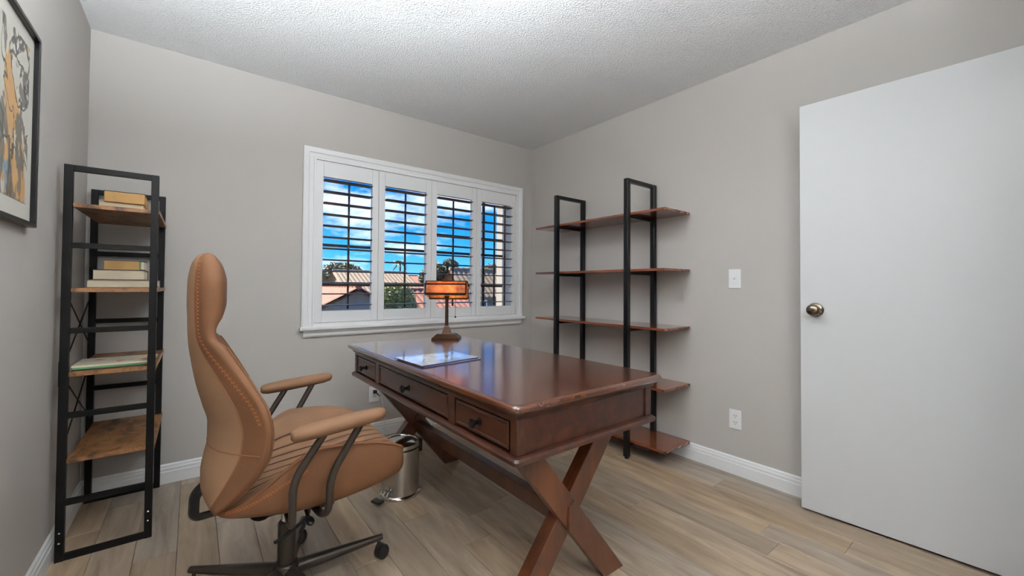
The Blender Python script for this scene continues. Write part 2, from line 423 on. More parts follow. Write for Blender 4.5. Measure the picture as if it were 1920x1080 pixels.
# jamb lining
mb = MB()
mb.box(WX0, WX0+.012, 0, .16, WZ0, WZ1); mb.box(WX1-.012, WX1, 0, .16, WZ0, WZ1); mb.box(WX0, WX1, 0, .16, WZ0, WZ0+.012); mb.box(WX0, WX1, 0, .16, WZ1-.012, WZ1)
mb.build('jamb', 'white', win)
sy0, sy1 = .118, .150
sash = MB()
for x0, x1 in ((WX0+.012, WX0+.035), (WX1-.024, WX1-.012), (-1.03, -.985)): sash.box(x0, x1, sy0, sy1, WZ0+.012, WZ1-.012)
sash.box(WX0+.035, WX1-.035, sy0+.001, sy1-.001, WZ0+.012, WZ0+.035); sash.box(WX0+.035, WX1-.035, sy0+.001, sy1-.001, WZ1-.03, WZ1-.012)
so = sash.build('sash', 'darkframe', win)
for z in (1.404, 1.118):
    B(WX0+.035, -1.03, .128, .144, z-.010, z+.010).build('muntin', 'darkframe', so)
    B(-.985, WX1-.035, .128, .144, z-.010, z+.010).build('muntin', 'darkframe', so)
B(-.478, -.456, .127, .145, WZ0+.035, WZ1-.03).build('muntin', 'darkframe', so)
B(-.985, WX1-.035, .1285, .1435, 1.545, 1.563).build('muntin', 'darkframe', so)
B(WX0+.035, -1.03, .134, .138, WZ0+.035, WZ1-.03).build('pane', 'glass', win)
B(-.985, WX1-.035, .134, .138, WZ0+.035, WZ1-.03).build('pane', 'glass', win)

P0, P1 = -1.9343, -.2073
pw = (P1-P0)/4
lv = MB()       # louver: lens section, shared mesh, local coords
n = 8; sec = []
for k in range(n): 
    a = 2*PI*k/n; sec.append((.0445*math.cos(a), .0048*math.sin(a)))
lv.prism(sec, 0, -.1655, .1655); bmesh.ops.recalc_face_normals(lv.b, faces=lv.b.faces[:])
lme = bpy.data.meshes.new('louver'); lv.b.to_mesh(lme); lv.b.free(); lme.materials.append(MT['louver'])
names = ['leftmost white louvered shutter panel, farthest from bookshelf with red boards', 'second white shutter panel from left, its view crossed by lamp shade edge',
         'third white shutter panel from left, directly behind the desk lamp', 'rightmost white shutter panel, nearest the room corner']
for k in range(4):
    x0 = P0+pw*k+.0012; x1 = P0+pw*(k+1)-.0012
    o0, o1 = (x0+x1)/2-.1675, (x0+x1)/2+.1675
    t = thing('shutter_panel', ((x0+x1)/2, 0, .86), names[k], 'shutter', 'plantation shutter panels')
    y0, y1 = -.016, .016
    B(x0, o0, y0, y1, .860, 1.968, bev=.002).build('stile', 'shutter', t)
    B(o1, x1, y0, y1, .860, 1.968, bev=.002).build('stile', 'shutter', t)
    B(o0, o1, y0, y1, .860, .938, bev=.002).build('rail', 'shutter', t)
    B(o0, o1, y0, y1, 1.860, 1.968, bev=.002).build('rail', 'shutter', t)
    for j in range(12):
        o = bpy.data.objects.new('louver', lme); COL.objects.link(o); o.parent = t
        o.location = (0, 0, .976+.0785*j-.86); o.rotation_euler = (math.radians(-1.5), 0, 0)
    xr = (x0+x1)/2+.022
    B(xr-.0065, xr+.0065, .046, .058, .945, 1.85, bev=.002).build('tilt_rod', 'darkframe', t)  # dark sash colour stands in for backlight on a white rod

# ------------------------------------------------------------------ open door against the right wall
dang = math.atan2(-.106+.142, -2.92+2.272)   # direction of the slab along its face
dvec = Vector((-.106+.142, -2.92+2.272, 0)).normalized(); nvec = Vector((-dvec.y, dvec.x, 0))   # towards the wall
if nvec.x < 0: nvec = -nvec
e0 = Vector((-.142, -2.272, 0)); e1 = e0 + dvec*.76
def slab(a, b, z0, z1, th0, th1, bev=.002):
    P = []
    for z in (z0, z1):
        P += [a+nvec*th0+Vector((0, 0, z)), b+nvec*th0+Vector((0, 0, z)), b+nvec*th1+Vector((0, 0, z)), a+nvec*th1+Vector((0, 0, z))]
    return MB().hexa(P, bev)
dr = slab(e0, e1, .012, 2.045, 0, .035).build('door_1', 'door'); dr['kind'] = 'structure'; dr['label'] = 'plain white flush door standing open against right wall'
ROOT[dr.name] = Vector((0, 0, 0))
kc = e0 + dvec*.064 + Vector((0, 0, 1.008))
rot = (-nvec).to_track_quat('Z', 'Y').to_matrix()
MB().lathe([(.001, 0), (.033, 0), (.034, .004), (.028, .009), (.014, .011)], kc, 28, rot).build('rosette', 'doorknob', dr, True)
kb = MB().lathe([(.011, .008), (.011, .026), (.020, .032), (.027, .040), (.0285, .050), (.026, .058), (.018, .064), (.010, .0655), (.009, .062), (.001, .062)], kc, 28, rot).build('door_knob', 'doorknob', dr, True)
MB().lathe([(.001, .060), (.006, .060), (.006, .066), (.001, .0665)], kc, 12, rot).build('lock_button', 'knob', kb, True)
MB().lathe([(.026, -.046), (.028, -.042), (.028, -.036), (.02, -.0352)], kc, 20, rot).build('rosette', 'doorknob', dr, True)

# ------------------------------------------------------------------ electrical plates
def plate_r(name, y, z, label, cat, kind):
    t = thing(name, (0, y, z), label, cat)
    B(-.006, 0, y-.036, y+.036, z-.0575, z+.0575, bev=.003).build('cover_plate', 'outlet', t)
    if kind == 'switch':
        B(-.0075, -.005, y-.0165, y+.0165, z-.033, z+.033, bev=.001).build('rocker', 'outlet', t)
        MB().hexa([(-.018, y-.004, z+.002), (-.018, y+.004, z+.002), (-.007, y+.004, z-.006), (-.007, y-.004, z-.006), (-.018, y-.004, z+.009), (-.018, y+.004, z+.009), (-.007, y+.004, z+.006), (-.007, y-.004, z+.006)]).build('toggle', 'outlet', t)
    else:
        for dz in (-.02, .02):
            f = MB().lathe([(.001, 0), (.0165, 0), (.0165, .002), (.001, .002)], (-.006, y, z+dz), 20, Matrix.Rotation(-PI/2, 3, 'Y')).build('socket', 'outlet', t)
            for dy in (-.006, .006): B(-.0088, -.0079, y+dy-.0012, y+dy+.0012, z+dz-.001, z+dz+.008).build('slot', 'slot', f)
            B(-.0088, -.0079, y-.002, y+.002, z+dz-.010, z+dz-.006).build('slot', 'slot', f)
    return t
plate_r('light_switch', -1.893, 1.170, 'white light switch plate on right wall above the outlet', 'switch', 'switch')
plate_r('wall_outlet', -1.894, .327, 'white duplex outlet low on right wall beside the open door', 'outlet', 'outlet')
t = thing('wall_outlet', (-1.515, 0, .316), 'white outlet plate on back wall under the window, behind desk leg', 'outlet')
B(-1.553, -1.477, -.006, 0, .258, .374, bev=.003).build('cover_plate', 'outlet', t)
for dz in (-.02, .02):
    f = MB().lathe([(.001, 0), (.0165, 0), (.0165, .002), (.001, .002)], (-1.515, -.006, .316+dz), 20, Matrix.Rotation(PI/2, 3, 'X')).build('socket', 'outlet', t)
    for dx in (-.006, .006): B(-1.515+dx-.0012, -1.515+dx+.0012, -.0088, -.0079, .316+dz-.001, .316+dz+.008).build('slot', 'slot', f)
t = thing('power_plug', (-1.515, -.009, .336), 'small dark plug with short cord in the back wall outlet', 'plug')
B(-1.527, -1.503, -.036, -.009, .324, .348, bev=.004).build('plug_body', 'plastic', t)
MB().tube([(-1.512, -.034, .336), (-1.500, -.040, .318), (-1.486, -.040, .302)], [.0055, .004, .003], 8).build('strain_relief', 'plastic', t, True)
MB().tube(smoothpath([(-1.487, -.040, .303), (-1.470, -.036, .278), (-1.45, -.024, .20), (-1.44, -.020, .108), (-1.43, -.024, .05), (-1.41, -.03, .004)]), .0022, 8).build('cord', 'outlet', t, True)

# ------------------------------------------------------------------ unseen ceiling lights of room and hall, added to brighten the room
def added_ceiling_light(x, y, m, label):
    """added fill light: flush opal glass drum on a bronze pan"""
    t = thing('added_ceiling_light', (x, y, H), label, 'light')
    MB().lathe([(.001, H), (.29, H), (.29, H-.014), (.275, H-.026), (.001, H-.022)], (x, y, 0), 36).build('pan', 'bronze', t, True)  # pan widened to shield the ceiling from the drum
    MB().lathe([(.170, H-.022), (.176, H-.060), (.178, H-.130), (.168, H-.160), (.12, H-.174), (.001, H-.180)], (x, y, 0), 36).build('glass_drum', m, t, True)
    MB().lathe([(.012, H-.178), (.014, H-.186), (.004, H-.196)], (x, y, 0), 14).build('finial', 'bronze', t, True)
added_ceiling_light(-1.82, -1.88, 'globe', 'added unseen opal drum light over the middle of the room')
added_ceiling_light(-.5, -3.85, 'hallglobe', 'added unseen opal drum light in the hall')
def added_torchiere(x, y, label, bowl='bronze', bz=1.722):  # unseen uplight added to brighten ceiling and walls
    t = thing('added_floor_lamp', (x, y, 0), label, 'lamp')
    MB().lathe([(.001, 0), (.125, 0), (.125, .012), (.10, .022), (.02, .032), (.012, .05)], (x, y, 0), 32).build('base', 'bronze', t, True)
    MB().tube([(x, y, .045), (x, y, 1.66)], .011, 12).build('pole', 'bronze', t, True)
    MB().lathe([(.02, 1.655), (.06, 1.668), (.12, 1.705), (.155, 1.76), (.151, 1.76), (.117, 1.709), (.058, 1.673), (.02, 1.661)], (x, y, 0), 32).build('bowl_shade', bowl, t, True)
    MB().blob((x, y, bz), (.055, .055, .026)).build('bulb', 'bulb_room', t, True)
added_torchiere(-2.85, -2.12, 'added unseen bronze uplight against the left wall near the framed picture')
added_torchiere(-2.10, -3.55, 'added unseen floor lamp with glowing frosted bowl behind the camera', 'frostbowl', 1.700)

# ------------------------------------------------------------------ framed art on left wall
t = thing('framed_art', (XL, -1.26, 1.297), 'black framed abstract picture on left wall, grey and ochre strokes', 'picture')
ay0, ay1, az0, az1 = -1.56, -.961, 1.297, 1.930
fw = .014
for (a, b, c, d) in ((ay0, ay1, az0, az0+fw), (ay0, ay1, az1-fw, az1), (ay0, ay0+fw, az0+fw, az1-fw), (ay1-fw, ay1, az0+fw, az1-fw)):
    B(XL, XL+.026, a, b, c, d, bev=.002).build('frame_bar', 'blackgloss', t)
def art_mat():
    m, tr, b = mat('abstract_print'); b.inputs['Roughness'].default_value = .35
    Nn = tr.nodes.new; Lk = tr.links.new
    tc = Nn('ShaderNodeTexCoord')
    def layer(prev, sc, loc, dist, lo, hi, col, stretch=(1, 1, 1)):
        mp = Nn('ShaderNodeMapping'); mp.inputs['Location'].default_value = loc; mp.inputs['Scale'].default_value = stretch; Lk(tc.outputs['Object'], mp.inputs[0])
        n = Nn('ShaderNodeTexNoise'); n.inputs['Scale'].default_value = sc; n.inputs['Distortion'].default_value = dist; n.inputs['Detail'].default_value = 4; Lk(mp.outputs[0], n.inputs[0])
        r = Nn('ShaderNodeValToRGB'); Lk(n.outputs[0], r.inputs[0]); el = r.color_ramp.elements
        el[0].position = lo-.015; el[0].color = (0, 0, 0, 1); el[1].position = hi+.015; el[1].color = (0, 0, 0, 1)
        q = el.new(lo); q.color = (.9, .9, .9, 1); q = el.new(hi); q.color = (.9, .9, .9, 1)
        mx = Nn('ShaderNodeMixRGB'); Lk(r.outputs[0], mx.inputs[0])
        if isinstance(prev, tuple): mx.inputs[1].default_value = prev
        else: Lk(prev, mx.inputs[1])
        mx.inputs[2].default_value = col; return mx.outputs[0]
    c = layer(rgb(205, 200, 188), 3, (0, .3, .1), .8, .60, .85, rgb(200, 150, 84), (1, 1.6, .8))
    c = layer(c, 3.5, (0, 2.3, 1.1), .8, .62, .85, rgb(120, 150, 170), (1, 1.3, 1))
    c = layer(c, 3.4, (0, 5.3, 3.1), 1.0, .53, .60, rgb(104, 100, 92), (1, 1.8, .7))
    c = layer(c, 4.5, (0, 7.3, 5.1), 1.6, .485, .505, rgb(62, 60, 58), (1, 1.2, .8))
    Lk(c, b.inputs['Base Color'])
    return m
B(XL, XL+.012, ay0+fw, ay1-fw, az0+fw, az1-fw).build('mat_board', plain('mat_board', rgb(208, 204, 194), .5), t)
MT['art'] = art_mat()
B(XL+.012, XL+.0135, ay0+.05, ay1-.062, az0+.07, az1-.062).build('print', 'art', t)

# ------------------------------------------------------------------ left steel shelf with rustic boards
LX0, LX1, LYN, LYF = -2.999, -2.707, -.605, -.020
t = thing('steel_shelf_unit', ((LX0+LX1)/2, (LYN+LYF)/2, 0), 'tall narrow black steel shelf with four rustic brown boards in left corner', 'shelf')
s = .026
for (x0, x1) in ((LX0, LX0+s), (LX1-s, LX1)):
    for (y0, y1) in ((LYN, LYN+s), (LYF-s, LYF)):
        B(x0, x1, y0, y1, 0, 1.598, bev=.0015).build('post', 'black', t)
for (y0, y1) in ((LYN+.003, LYN+s-.003), (LYF-s+.003, LYF-.003)):
    B(LX0+s, LX1-s, y0, y1, 1.574, 1.598, bev=.001).build('top_bar', 'black', t)
    B(LX0+s, LX1-s, y0, y1, .0, .024, bev=.001).build('bottom_bar', 'black', t)
    for z in (1.270, .921, .578, .229):
        B(LX0+s, LX1-s, y0, y1, z-.011, z+.011, bev=.001).build('crossbar', 'black', t)
SHZ = (1.443, 1.095, .752, .403)     # top of each board
for z in SHZ:
    B(LX0+s+.001, LX1+.004, LYN+.004, LYF-.004, z-.017, z, bev=.001).build('shelf_board', 'rustic', t)
for z0, z1 in ((.41, .735), (.76, 1.078)):
    MB().tube([(LX0+.010, LYN+s, z0+.02), (LX0+.010, LYF-s, z1-.02)], .0028, 6).build('brace_rod', 'black', t)
    MB().tube([(LX0+.016, LYN+s, z1-.02), (LX0+.016, LYF-s, z0+.02)], .0028, 6).build('brace_rod', 'black', t)
for x in (LX0+s/2, LX1-s/2):
    for z in (.075, .115):
        MB().lathe([(.004, 0), (.004, .0015), (.002, .003)], (x, LYN, z), 8, Matrix.Rotation(PI/2, 3, 'X')).build('bolt', 'chrome', t)
    B(x-s/2-.001, x+s/2+.001, LYN-.0015, LYN, .70, .80).build('joint_plate', 'black', t)

# books on that shelf
def book(name, x0, x1, y0, y1, z0, th, cov, label, spine='y', group=None):
    t = thing(name, ((x0+x1)/2, (y0+y1)/2, z0), label, 'book', group)
    c = min(.003, th*.2)
    B(x0, x1, y0, y1, z0, z0+c).build('cover', cov, t)
    B(x0, x1, y0, y1, z0+th-c, z0+th).build('cover', cov, t)
    B(x0+.003, x1-.003, y0+.002, y1-.004, z0+c, z0+th-c).build('pages', 'paper', t)
    B(x0, x1, y1-.004, y1, z0+c, z0+th-c).build('spine', cov, t)
    return t
book('hardback_book', -2.952, -2.716, -.44, -.20, 1.0958, .0355, 'cover_grey', 'largest pale book at bottom of the middle shelf stack')
book('hardback_book', -2.938, -2.762, -.41, -.21, 1.1315, .047, 'cover_dark', 'cream page-edged book in the middle of the three-book stack')
bk = thing('hardback_book', (-2.84, -.3, 1.179), 'tan covered book with green trim on top of the three-book stack', 'book')
B(-2.905, -2.785, -.375, -.225, 1.179, 1.222, bev=.002).build('cover', 'cover_tan', bk)
B(-2.785, -2.781, -.375, -.225, 1.179, 1.222).build('edge_band', 'cover_green', bk)
B(-2.781, -2.768, -.372, -.228, 1.181, 1.220, bev=.004).build('pages', 'paper', bk)
B(-2.908, -2.764, -.378, -.224, 1.222, 1.2235).build('top_cover', 'cover_teal', bk)
book('hardback_book', -2.940, -2.778, -.29, -.10, 1.4438, .0612, 'cover_tan', 'thick cream paged book lying on the top board')
tb = thing('hardback_book', (-2.85, -.19, 1.505), 'tan book lying uppermost on the top board', 'book')
B(-2.920, -2.776, -.30, -.09, 1.5055, 1.556, bev=.003).build('cover', 'cover_tan', tb)
B(-2.921, -2.775, -.301, -.089, 1.556, 1.558).build('top_cover', 'cover_dark', tb)
def magazine_mat():
    m, tr, b = mat('magazine_cover'); b.inputs['Roughness'].default_value = .3
    tc = tr.nodes.new('ShaderNodeTexCoord'); n = tr.nodes.new('ShaderNodeTexNoise'); n.inputs['Scale'].default_value = 14; n.inputs['Detail'].default_value = 3
    tr.links.new(tc.outputs['Object'], n.inputs[0]); r = tr.nodes.new('ShaderNodeValToRGB'); tr.links.new(n.outputs[0], r.inputs[0])
    el = r.color_ramp.elements; el[0].position = .58; el[0].color = rgb(226, 216, 192); el[1].position = .66; el[1].color = rgb(196, 96, 60)
    tr.links.new(r.outputs[0], b.inputs['Base Color']); return m
MT['magcover'] = magazine_mat()
def sheet(name, P, z0, th, m, label, cat, group=None, edge=None):
    c = Vector((sum(q[0] for q in P)/4, sum(q[1] for q in P)/4, z0))
    t = thing(name, c, label, cat, group)
    MB().prism(P, 2, z0+th*.85, z0+th).build('front_cover', m, t)
    MB().prism(P, 2, z0, z0+th*.85).build('pages', edge or 'paper', t)
    return t
sheet('magazine', [(-2.968, -.572), (-2.715, -.572), (-2.715, -.350), (-2.968, -.350)], .7528, .0052, 'cover_dark', 'dark edged magazine at bottom of the pile on third board', 'magazine', edge='cover_dark')
sheet('magazine', [(-2.966, -.576), (-2.720, -.572), (-2.716, -.355), (-2.962, -.360)], .7581, .008, 'cover_green', 'green edged magazine in the pile on third board', 'magazine', edge='cover_green')
sheet('magazine', [(-2.970, -.574), (-2.714, -.577), (-2.712, -.365), (-2.968, -.360)], .7662, .007, 'magcover', 'cream magazine with reddish print on top of the shelf pile', 'magazine')

# ------------------------------------------------------------------ right wall bookcase: two steel ladder frames, five red boards
t = thing('wall_bookcase', (-.165, -1.02, 0), 'black steel frame bookcase with five glossy red brown boards along right wall', 'bookcase')
EX0, EX1 = -.348, -.016
sq = .032
EZ = (.118, .490, .862, 1.234, 1.608)
for fy in (-1.357, -.697):
    y0, y1 = fy-.016, fy+.016
    B(EX0, EX0+sq, y0, y1, .012, 1.832, bev=.002).build('post', 'blackgloss', t)
    B(EX1-sq, EX1, y0, y1, .012, 1.832, bev=.002).build('post', 'blackgloss', t)
    B(EX0+sq, EX1-sq, y0+.002, y1-.002, 1.808, 1.832, bev=.001).build('top_bar', 'blackgloss', t)
    for x in (EX0+sq/2, EX1-sq/2): MB().lathe([(.014, 0), (.015, .004), (.010, .012)], (x, fy, 0), 14).build('foot', 'blackgloss', t, True)
    for z in EZ:
        B(EX0+sq, EX1-sq, y0+.004, y1-.004, z-.036, z-.016).build('shelf_bracket', 'blackgloss', t)
for z in EZ:
    B(EX0+sq+.004, -.015, -1.617, -.425, z-.016, z, bev=.002).build('shelf_board', 'redshelf', t)

# ------------------------------------------------------------------ desk
DXL, DXR, DYN, DYF, DZ = -1.85, -1.09, -2.095, -.478, .767
t = thing('writing_desk', ((DXL+DXR)/2, (DYN+DYF)/2, 0), 'reddish brown mahogany writing desk with three drawers and crossed legs', 'desk')
def octo(x0, x1, y0, y1, c):
    o = []
    for cx, cy, a0 in ((x1-c, y0+c, -90), (x1-c, y1-c, 0), (x0+c, y1-c, 90), (x0+c, y0+c, 180)):
        for k in range(5):
            a = math.radians(a0+22.5*k); o.append((cx+c*math.cos(a), cy+c*math.sin(a)))
    return o
def ring(off, z, c=.022): return [(x, y, z) for x, y in octo(DXL+off, DXR-off, DYN+off, DYF-off, c)]
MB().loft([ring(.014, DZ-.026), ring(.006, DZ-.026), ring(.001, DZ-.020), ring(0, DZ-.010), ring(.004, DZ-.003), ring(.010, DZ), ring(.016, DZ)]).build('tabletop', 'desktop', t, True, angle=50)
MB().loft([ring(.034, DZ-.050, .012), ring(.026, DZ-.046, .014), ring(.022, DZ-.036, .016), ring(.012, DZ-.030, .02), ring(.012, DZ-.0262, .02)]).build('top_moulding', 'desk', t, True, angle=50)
bx0, bx1, by0, by1, bz0, bz1 = DXL+.036, DXR-.036, DYN+.036, DYF-.036, .604, DZ-.0502
# body: rear panel, ends (framed), front rails and stiles, drawers
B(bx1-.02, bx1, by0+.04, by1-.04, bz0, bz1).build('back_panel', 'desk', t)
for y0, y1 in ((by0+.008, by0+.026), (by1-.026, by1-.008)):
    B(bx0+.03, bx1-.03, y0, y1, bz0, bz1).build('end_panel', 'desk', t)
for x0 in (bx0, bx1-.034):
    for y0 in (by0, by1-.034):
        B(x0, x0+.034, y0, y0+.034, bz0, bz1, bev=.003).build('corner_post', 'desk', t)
drawers = ((-2.020, -1.692), (-1.640, -.912), (-.864, -.552))
B(bx0+.001, bx0+.02, by0+.034, by1-.034, bz1-.012, bz1).build('front_rail', 'desk', t)
for y0, y1 in ((-1.692, -1.640), (-.912, -.864)):
    B(bx0+.001, bx0+.02, y0, y1, bz0, bz1-.012).build('front_stile', 'desk', t)
B(bx0+.021, bx0+.03, by0+.034, by1-.034, bz0, bz1).build('drawer_recess', 'gap', t)
kx = Matrix.Rotation(-PI/2, 3, 'Y')
for y0, y1 in drawers:
    a, b_ = y0+.005, y1-.005; z0, z1 = bz0+.008, bz1-.018
    def rr(off, x): return [(x, a+off, z0+off), (x, b_-off, z0+off), (x, b_-off, z1-off), (x, a+off, z1-off)]
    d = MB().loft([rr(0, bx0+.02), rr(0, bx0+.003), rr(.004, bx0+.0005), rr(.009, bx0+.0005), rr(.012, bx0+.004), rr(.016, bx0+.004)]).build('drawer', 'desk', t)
    yc, zc = (a+b_)/2, (z0+z1)/2
    if y0 < -1.9: yc = -1.85
    MB().lathe([(.001, -.003), (.014, -.003), (.015, .0), (.008, .004), (.006, .016), (.012, .021), (.0175, .028), (.0165, .034), (.010, .037), (.009, .0355), (.001, .0355)], (bx0+.002, yc, zc), 20, kx).build('knob', 'knob', d, True)
def mring(off, z, c=.012): return [(x, y, z) for x, y in octo(bx0-off, bx1+off, by0-off, by1+off, c)]
MB().loft([mring(.004, bz0-.026), mring(.014, bz0-.022), mring(.016, bz0-.010), mring(.010, bz0-.003), mring(.002, bz0)]).build('bottom_moulding', 'desk', t)
LC, LZ, HW = -1.500, .578, .056
def crossleg(xt, xb, y0, y1):
    return MB().hexa([(xb-HW, y0, 0), (xb+HW, y0, 0), (xb+HW, y1, 0), (xb-HW, y1, 0), (xt-HW, y0, LZ), (xt+HW, y0, LZ), (xt+HW, y1, LZ), (xt-HW, y1, LZ)], .003)
for yn, yf in ((-1.986, -1.922), (-.722, -.658)):
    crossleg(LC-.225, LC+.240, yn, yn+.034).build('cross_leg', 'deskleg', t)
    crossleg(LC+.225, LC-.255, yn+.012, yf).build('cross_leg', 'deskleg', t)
    MB().hexa([(LC-.022, yn-.008, .245), (LC+.006, yn-.008, .262), (LC+.006, yn+.002, .262), (LC-.022, yn+.002, .245), (LC-.022, yn-.008, .335), (LC+.006, yn-.008, .352), (LC+.006, yn+.002, .352), (LC-.022, yn+.002, .335)], .001).build('tenon', 'deskleg', t)
B(LC-.018, LC+.024, -1.926, -.70, .246, .306, bev=.002).build('stretcher', 'deskleg', t)

# glossy brochures on the desk
MT['gloss_paper'] = plain('glossy_brochure', rgb(206, 206, 212), .12, coat=1, coat_rough=.05, var=(14, .25))
MT['gloss_dark'] = plain('dark_glossy_cover', rgb(58, 60, 92), .2, coat=1)
sheet('brochure', [(-1.806, -1.428), (-1.500, -1.392), (-1.512, -1.168), (-1.818, -1.165)], DZ+.0003, .004, 'gloss_dark', 'dark blue glossy brochure at bottom of the pile on desk', 'brochure', edge='gloss_dark')
sheet('brochure', [(-1.812, -1.412), (-1.496, -1.366), (-1.516, -1.150), (-1.824, -1.142)], DZ+.0045, .004, 'gloss_paper', 'pale glossy brochure on top of the pile on desk', 'brochure', edge='gloss_dark')

# ------------------------------------------------------------------ desk lamp (local frame, turned to the room)
lx, ly, la = -1.262, -.628, math.radians(-38)
t = thing('desk_lamp', (lx, ly, DZ), 'small bronze desk lamp with amber mica shade and pull chain', 'lamp', rz=la)
def lb(mb, n, m, par, sm=False): return mb.build(n, m, par, sm, world=False)
def sqr(wx, wy, z): return [(-wx, -wy, z), (wx, -wy, z), (wx, wy, z), (-wx, wy, z)]
lb(MB().loft([sqr(.088, .064, 0), sqr(.088, .064, .012), sqr(.084, .060, .014), sqr(.062, .040, .034), sqr(.060, .038, .036)]), 'lamp_base', 'bronze', t)
lb(MB().loft([sqr(.030, .026, .036), sqr(.028, .024, .040), sqr(.015, .015, .080), sqr(.013, .013, .086)]), 'base_cap', 'bronze', t)
lb(MB().loft([sqr(.0105, .0105, .086), sqr(.0095, .0095, .27), sqr(.015, .015, .272), sqr(.015, .015, .282), sqr(.008, .008, .290), sqr(.008, .008, .345)]), 'stem', 'bronze', t)
SW = .130
prof = [(-.070, .296), (-.060, .360), (-.030, .378), (.030, .378), (.062, .350), (.074, .262)]   # front bottom .. top .. back bottom
sh = lb(MB().tube([(-SW, prof[2][0], prof[2][1]), (SW, prof[2][0], prof[2][1])], .0035, 6), 'shade', 'bronze', t)
for i, (y, z) in enumerate(prof):
    if i != 2: lb(MB().tube([(-SW, y, z), (SW, y, z)], .0085 if i == 0 else .0055, 6), 'shade_bar', 'bronze', sh)
for sx in (-SW, SW):
    for i in range(5): lb(MB().tube([(sx, prof[i][0], prof[i][1]), (sx, prof[i+1][0], prof[i+1][1])], .0055, 6), 'shade_bar', 'bronze', sh)
    x0, x1 = (sx-.0008, sx+.0008)
    lb(MB().prism(prof, 0, x0, x1), 'end_panel', 'mica', sh)
for i in range(5):
    (ya, za), (yb, zb) = prof[i], prof[i+1]
    nn = Vector((0, -(zb-za), yb-ya)).normalized()*.0008
    lb(MB().hexa([(-SW, ya, za), (SW, ya, za), (SW, yb, zb), (-SW, yb, zb), (-SW, ya+nn.y, za+nn.z), (SW, ya+nn.y, za+nn.z), (SW, yb+nn.y, zb+nn.z), (-SW, yb+nn.y, zb+nn.z)]), 'mica_panel', 'mica', sh)
for sx in (-1, 1): lb(MB().lathe([(.010, 0), (.012, .004), (.007, .010), (.009, .014), (.004, .020)], (sx*(SW+.002), 0, .335), 14, Matrix.Rotation(sx*PI/2, 3, 'Y')), 'finial', 'chrome', sh, True)
lb(MB().tube([(-SW, 0, .345), (SW, 0, .345)], .005, 8), 'cross_rod', 'bronze', t, True)
MT['bulb'] = emit('warm_bulb', (1, .84, .58, 1), 55)
lb(MB().blob((0, .004, .325), (.045, .014, .014)), 'bulb', 'bulb', t, True)
ch = MB(); ch.tube([(.058, -.02, .340), (.058, -.02, .150)], .0013, 6)
co = lb(ch, 'pull_chain', 'knob', t, True)
lb(MB().blob((.058, -.02, .146), (.0065, .0065, .0065)), 'chain_ball', 'knob', co, True)

# ------------------------------------------------------------------ step bin
tx, ty = -1.682, -.892
t = thing('pedal_bin', (tx, ty, 0), 'small round brushed steel pedal bin under the desk', 'bin')
MB().lathe([(.098, .018), (.098, .252), (.096, .254), (.096, .244)], (tx, ty, 0), 40).build('body', 'steel', t, True)
MB().lathe([(.094, 0), (.107, .002), (.108, .012), (.103, .018), (.098, .020)], (tx, ty, 0), 40).build('base_ring', 'chrome', t, True)
MB().lathe([(.1005, .248), (.1005, .254), (.097, .256)], (tx, ty, 0), 40).build('gasket', 'plastic', t, True)
MB().lathe([(.101, .2565), (.1015, .276), (.098, .280), (.088, .280), (.086, .276), (.060, .281), (.030, .284), (.001, .285)], (tx, ty, 0), 40).build('lid', 'chrome', t, True)
hd = Vector((.95, -.1, 0)).normalized(); hp = Vector((tx, ty, 0))+hd*.103
B(hp.x-.006, hp.x+.013, hp.y-.017, hp.y+.017, .205, .272, bev=.003).build('hinge_handle', 'plastic', t)
pd = Vector((-.80, -.35, 0)).normalized(); pp = Vector((tx, ty, 0))
MB().tube(filletpath([pp+pd*.09+Vector((0, 0, .022)), pp+pd*.15+Vector((0, 0, .026))], .02), .006, 8).build('pedal_rod', 'chrome', t, True)
q = pp+pd*.155; sd_ = Vector((-pd.y, pd.x, 0))
P = [q+sd_*a+pd*b+Vector((0, 0, z)) for z in (.018, .030) for a, b in ((-.03, -.014), (.03, -.014), (.03, .022), (-.03, .022))]
MB().hexa([Vector(v) for v in P], .004).build('pedal', 'plastic', t)
for k in range(3):
    a = pp+pd*.108+sd_*(-.022+.022*k)
    MB().tube([a+Vector((0, 0, .020)), a+pd*.012+Vector((0, 0, .036)), a+pd*.004+Vector((0, 0, .052))], .004, 8).build('linkage', 'chrome', t, True)

# ------------------------------------------------------------------ office chair (local frame: +x is forward)
CHX, CHY, CHA = -2.300, -1.345, math.radians(0)
t = thing('office_chair', (CHX, CHY, 0), 'tan suede high-back office chair with gunmetal arms and five-star base', 'chair', rz=CHA)
def cb(mb, n, m, par=t, sm=True, angle=50): return mb.build(n, m, par, sm, world=False, angle=angle, kind='stuff' if n == 'stitching' else None)
# seat
sxk = [-.222, -.20, -.15, -.10, -.04, 0, .05, .11, .20, .27, .315, .342, .356]
s_w = [.14, .175, .205, .228, .248, .257, .263, .266, .265, .258, .245, .222, .18]
s_zb = [.420, .408, .400, .398, .396, .396, .396, .398, .408, .418, .427, .436, .455]
s_be = [.425, .417, .411, .409, .407, .406, .407, .409, .417, .427, .434, .442, .458]
s_wt = [.432, .440, .462, .500, .552, .580, .597, .594, .583, .562, .541, .522, .492]
s_ct = [.432, .445, .465, .476, .484, .488, .492, .497, .507, .513, .511, .502, .482]
NCH = 9
def seat_top(x, y):
    ww = interp(sxk, s_w, x); wt = interp(sxk, s_wt, x); ct = interp(sxk, s_ct, x); s_ = min(1, abs(y)/ww)
    z = ct + (wt-ct)*(s_**3.0)
    k = (y/ww)*.5*NCH; fr = abs((k % 1)-.5)*2/NCH*ww*1.0    # distance to groove
    d = abs((k - round(k)))/(.5*NCH)*ww
    if s_ < .84: z += .009*(1-math.exp(-(d/.009)**2)) - .007
    return z
rings = []
NX = 56
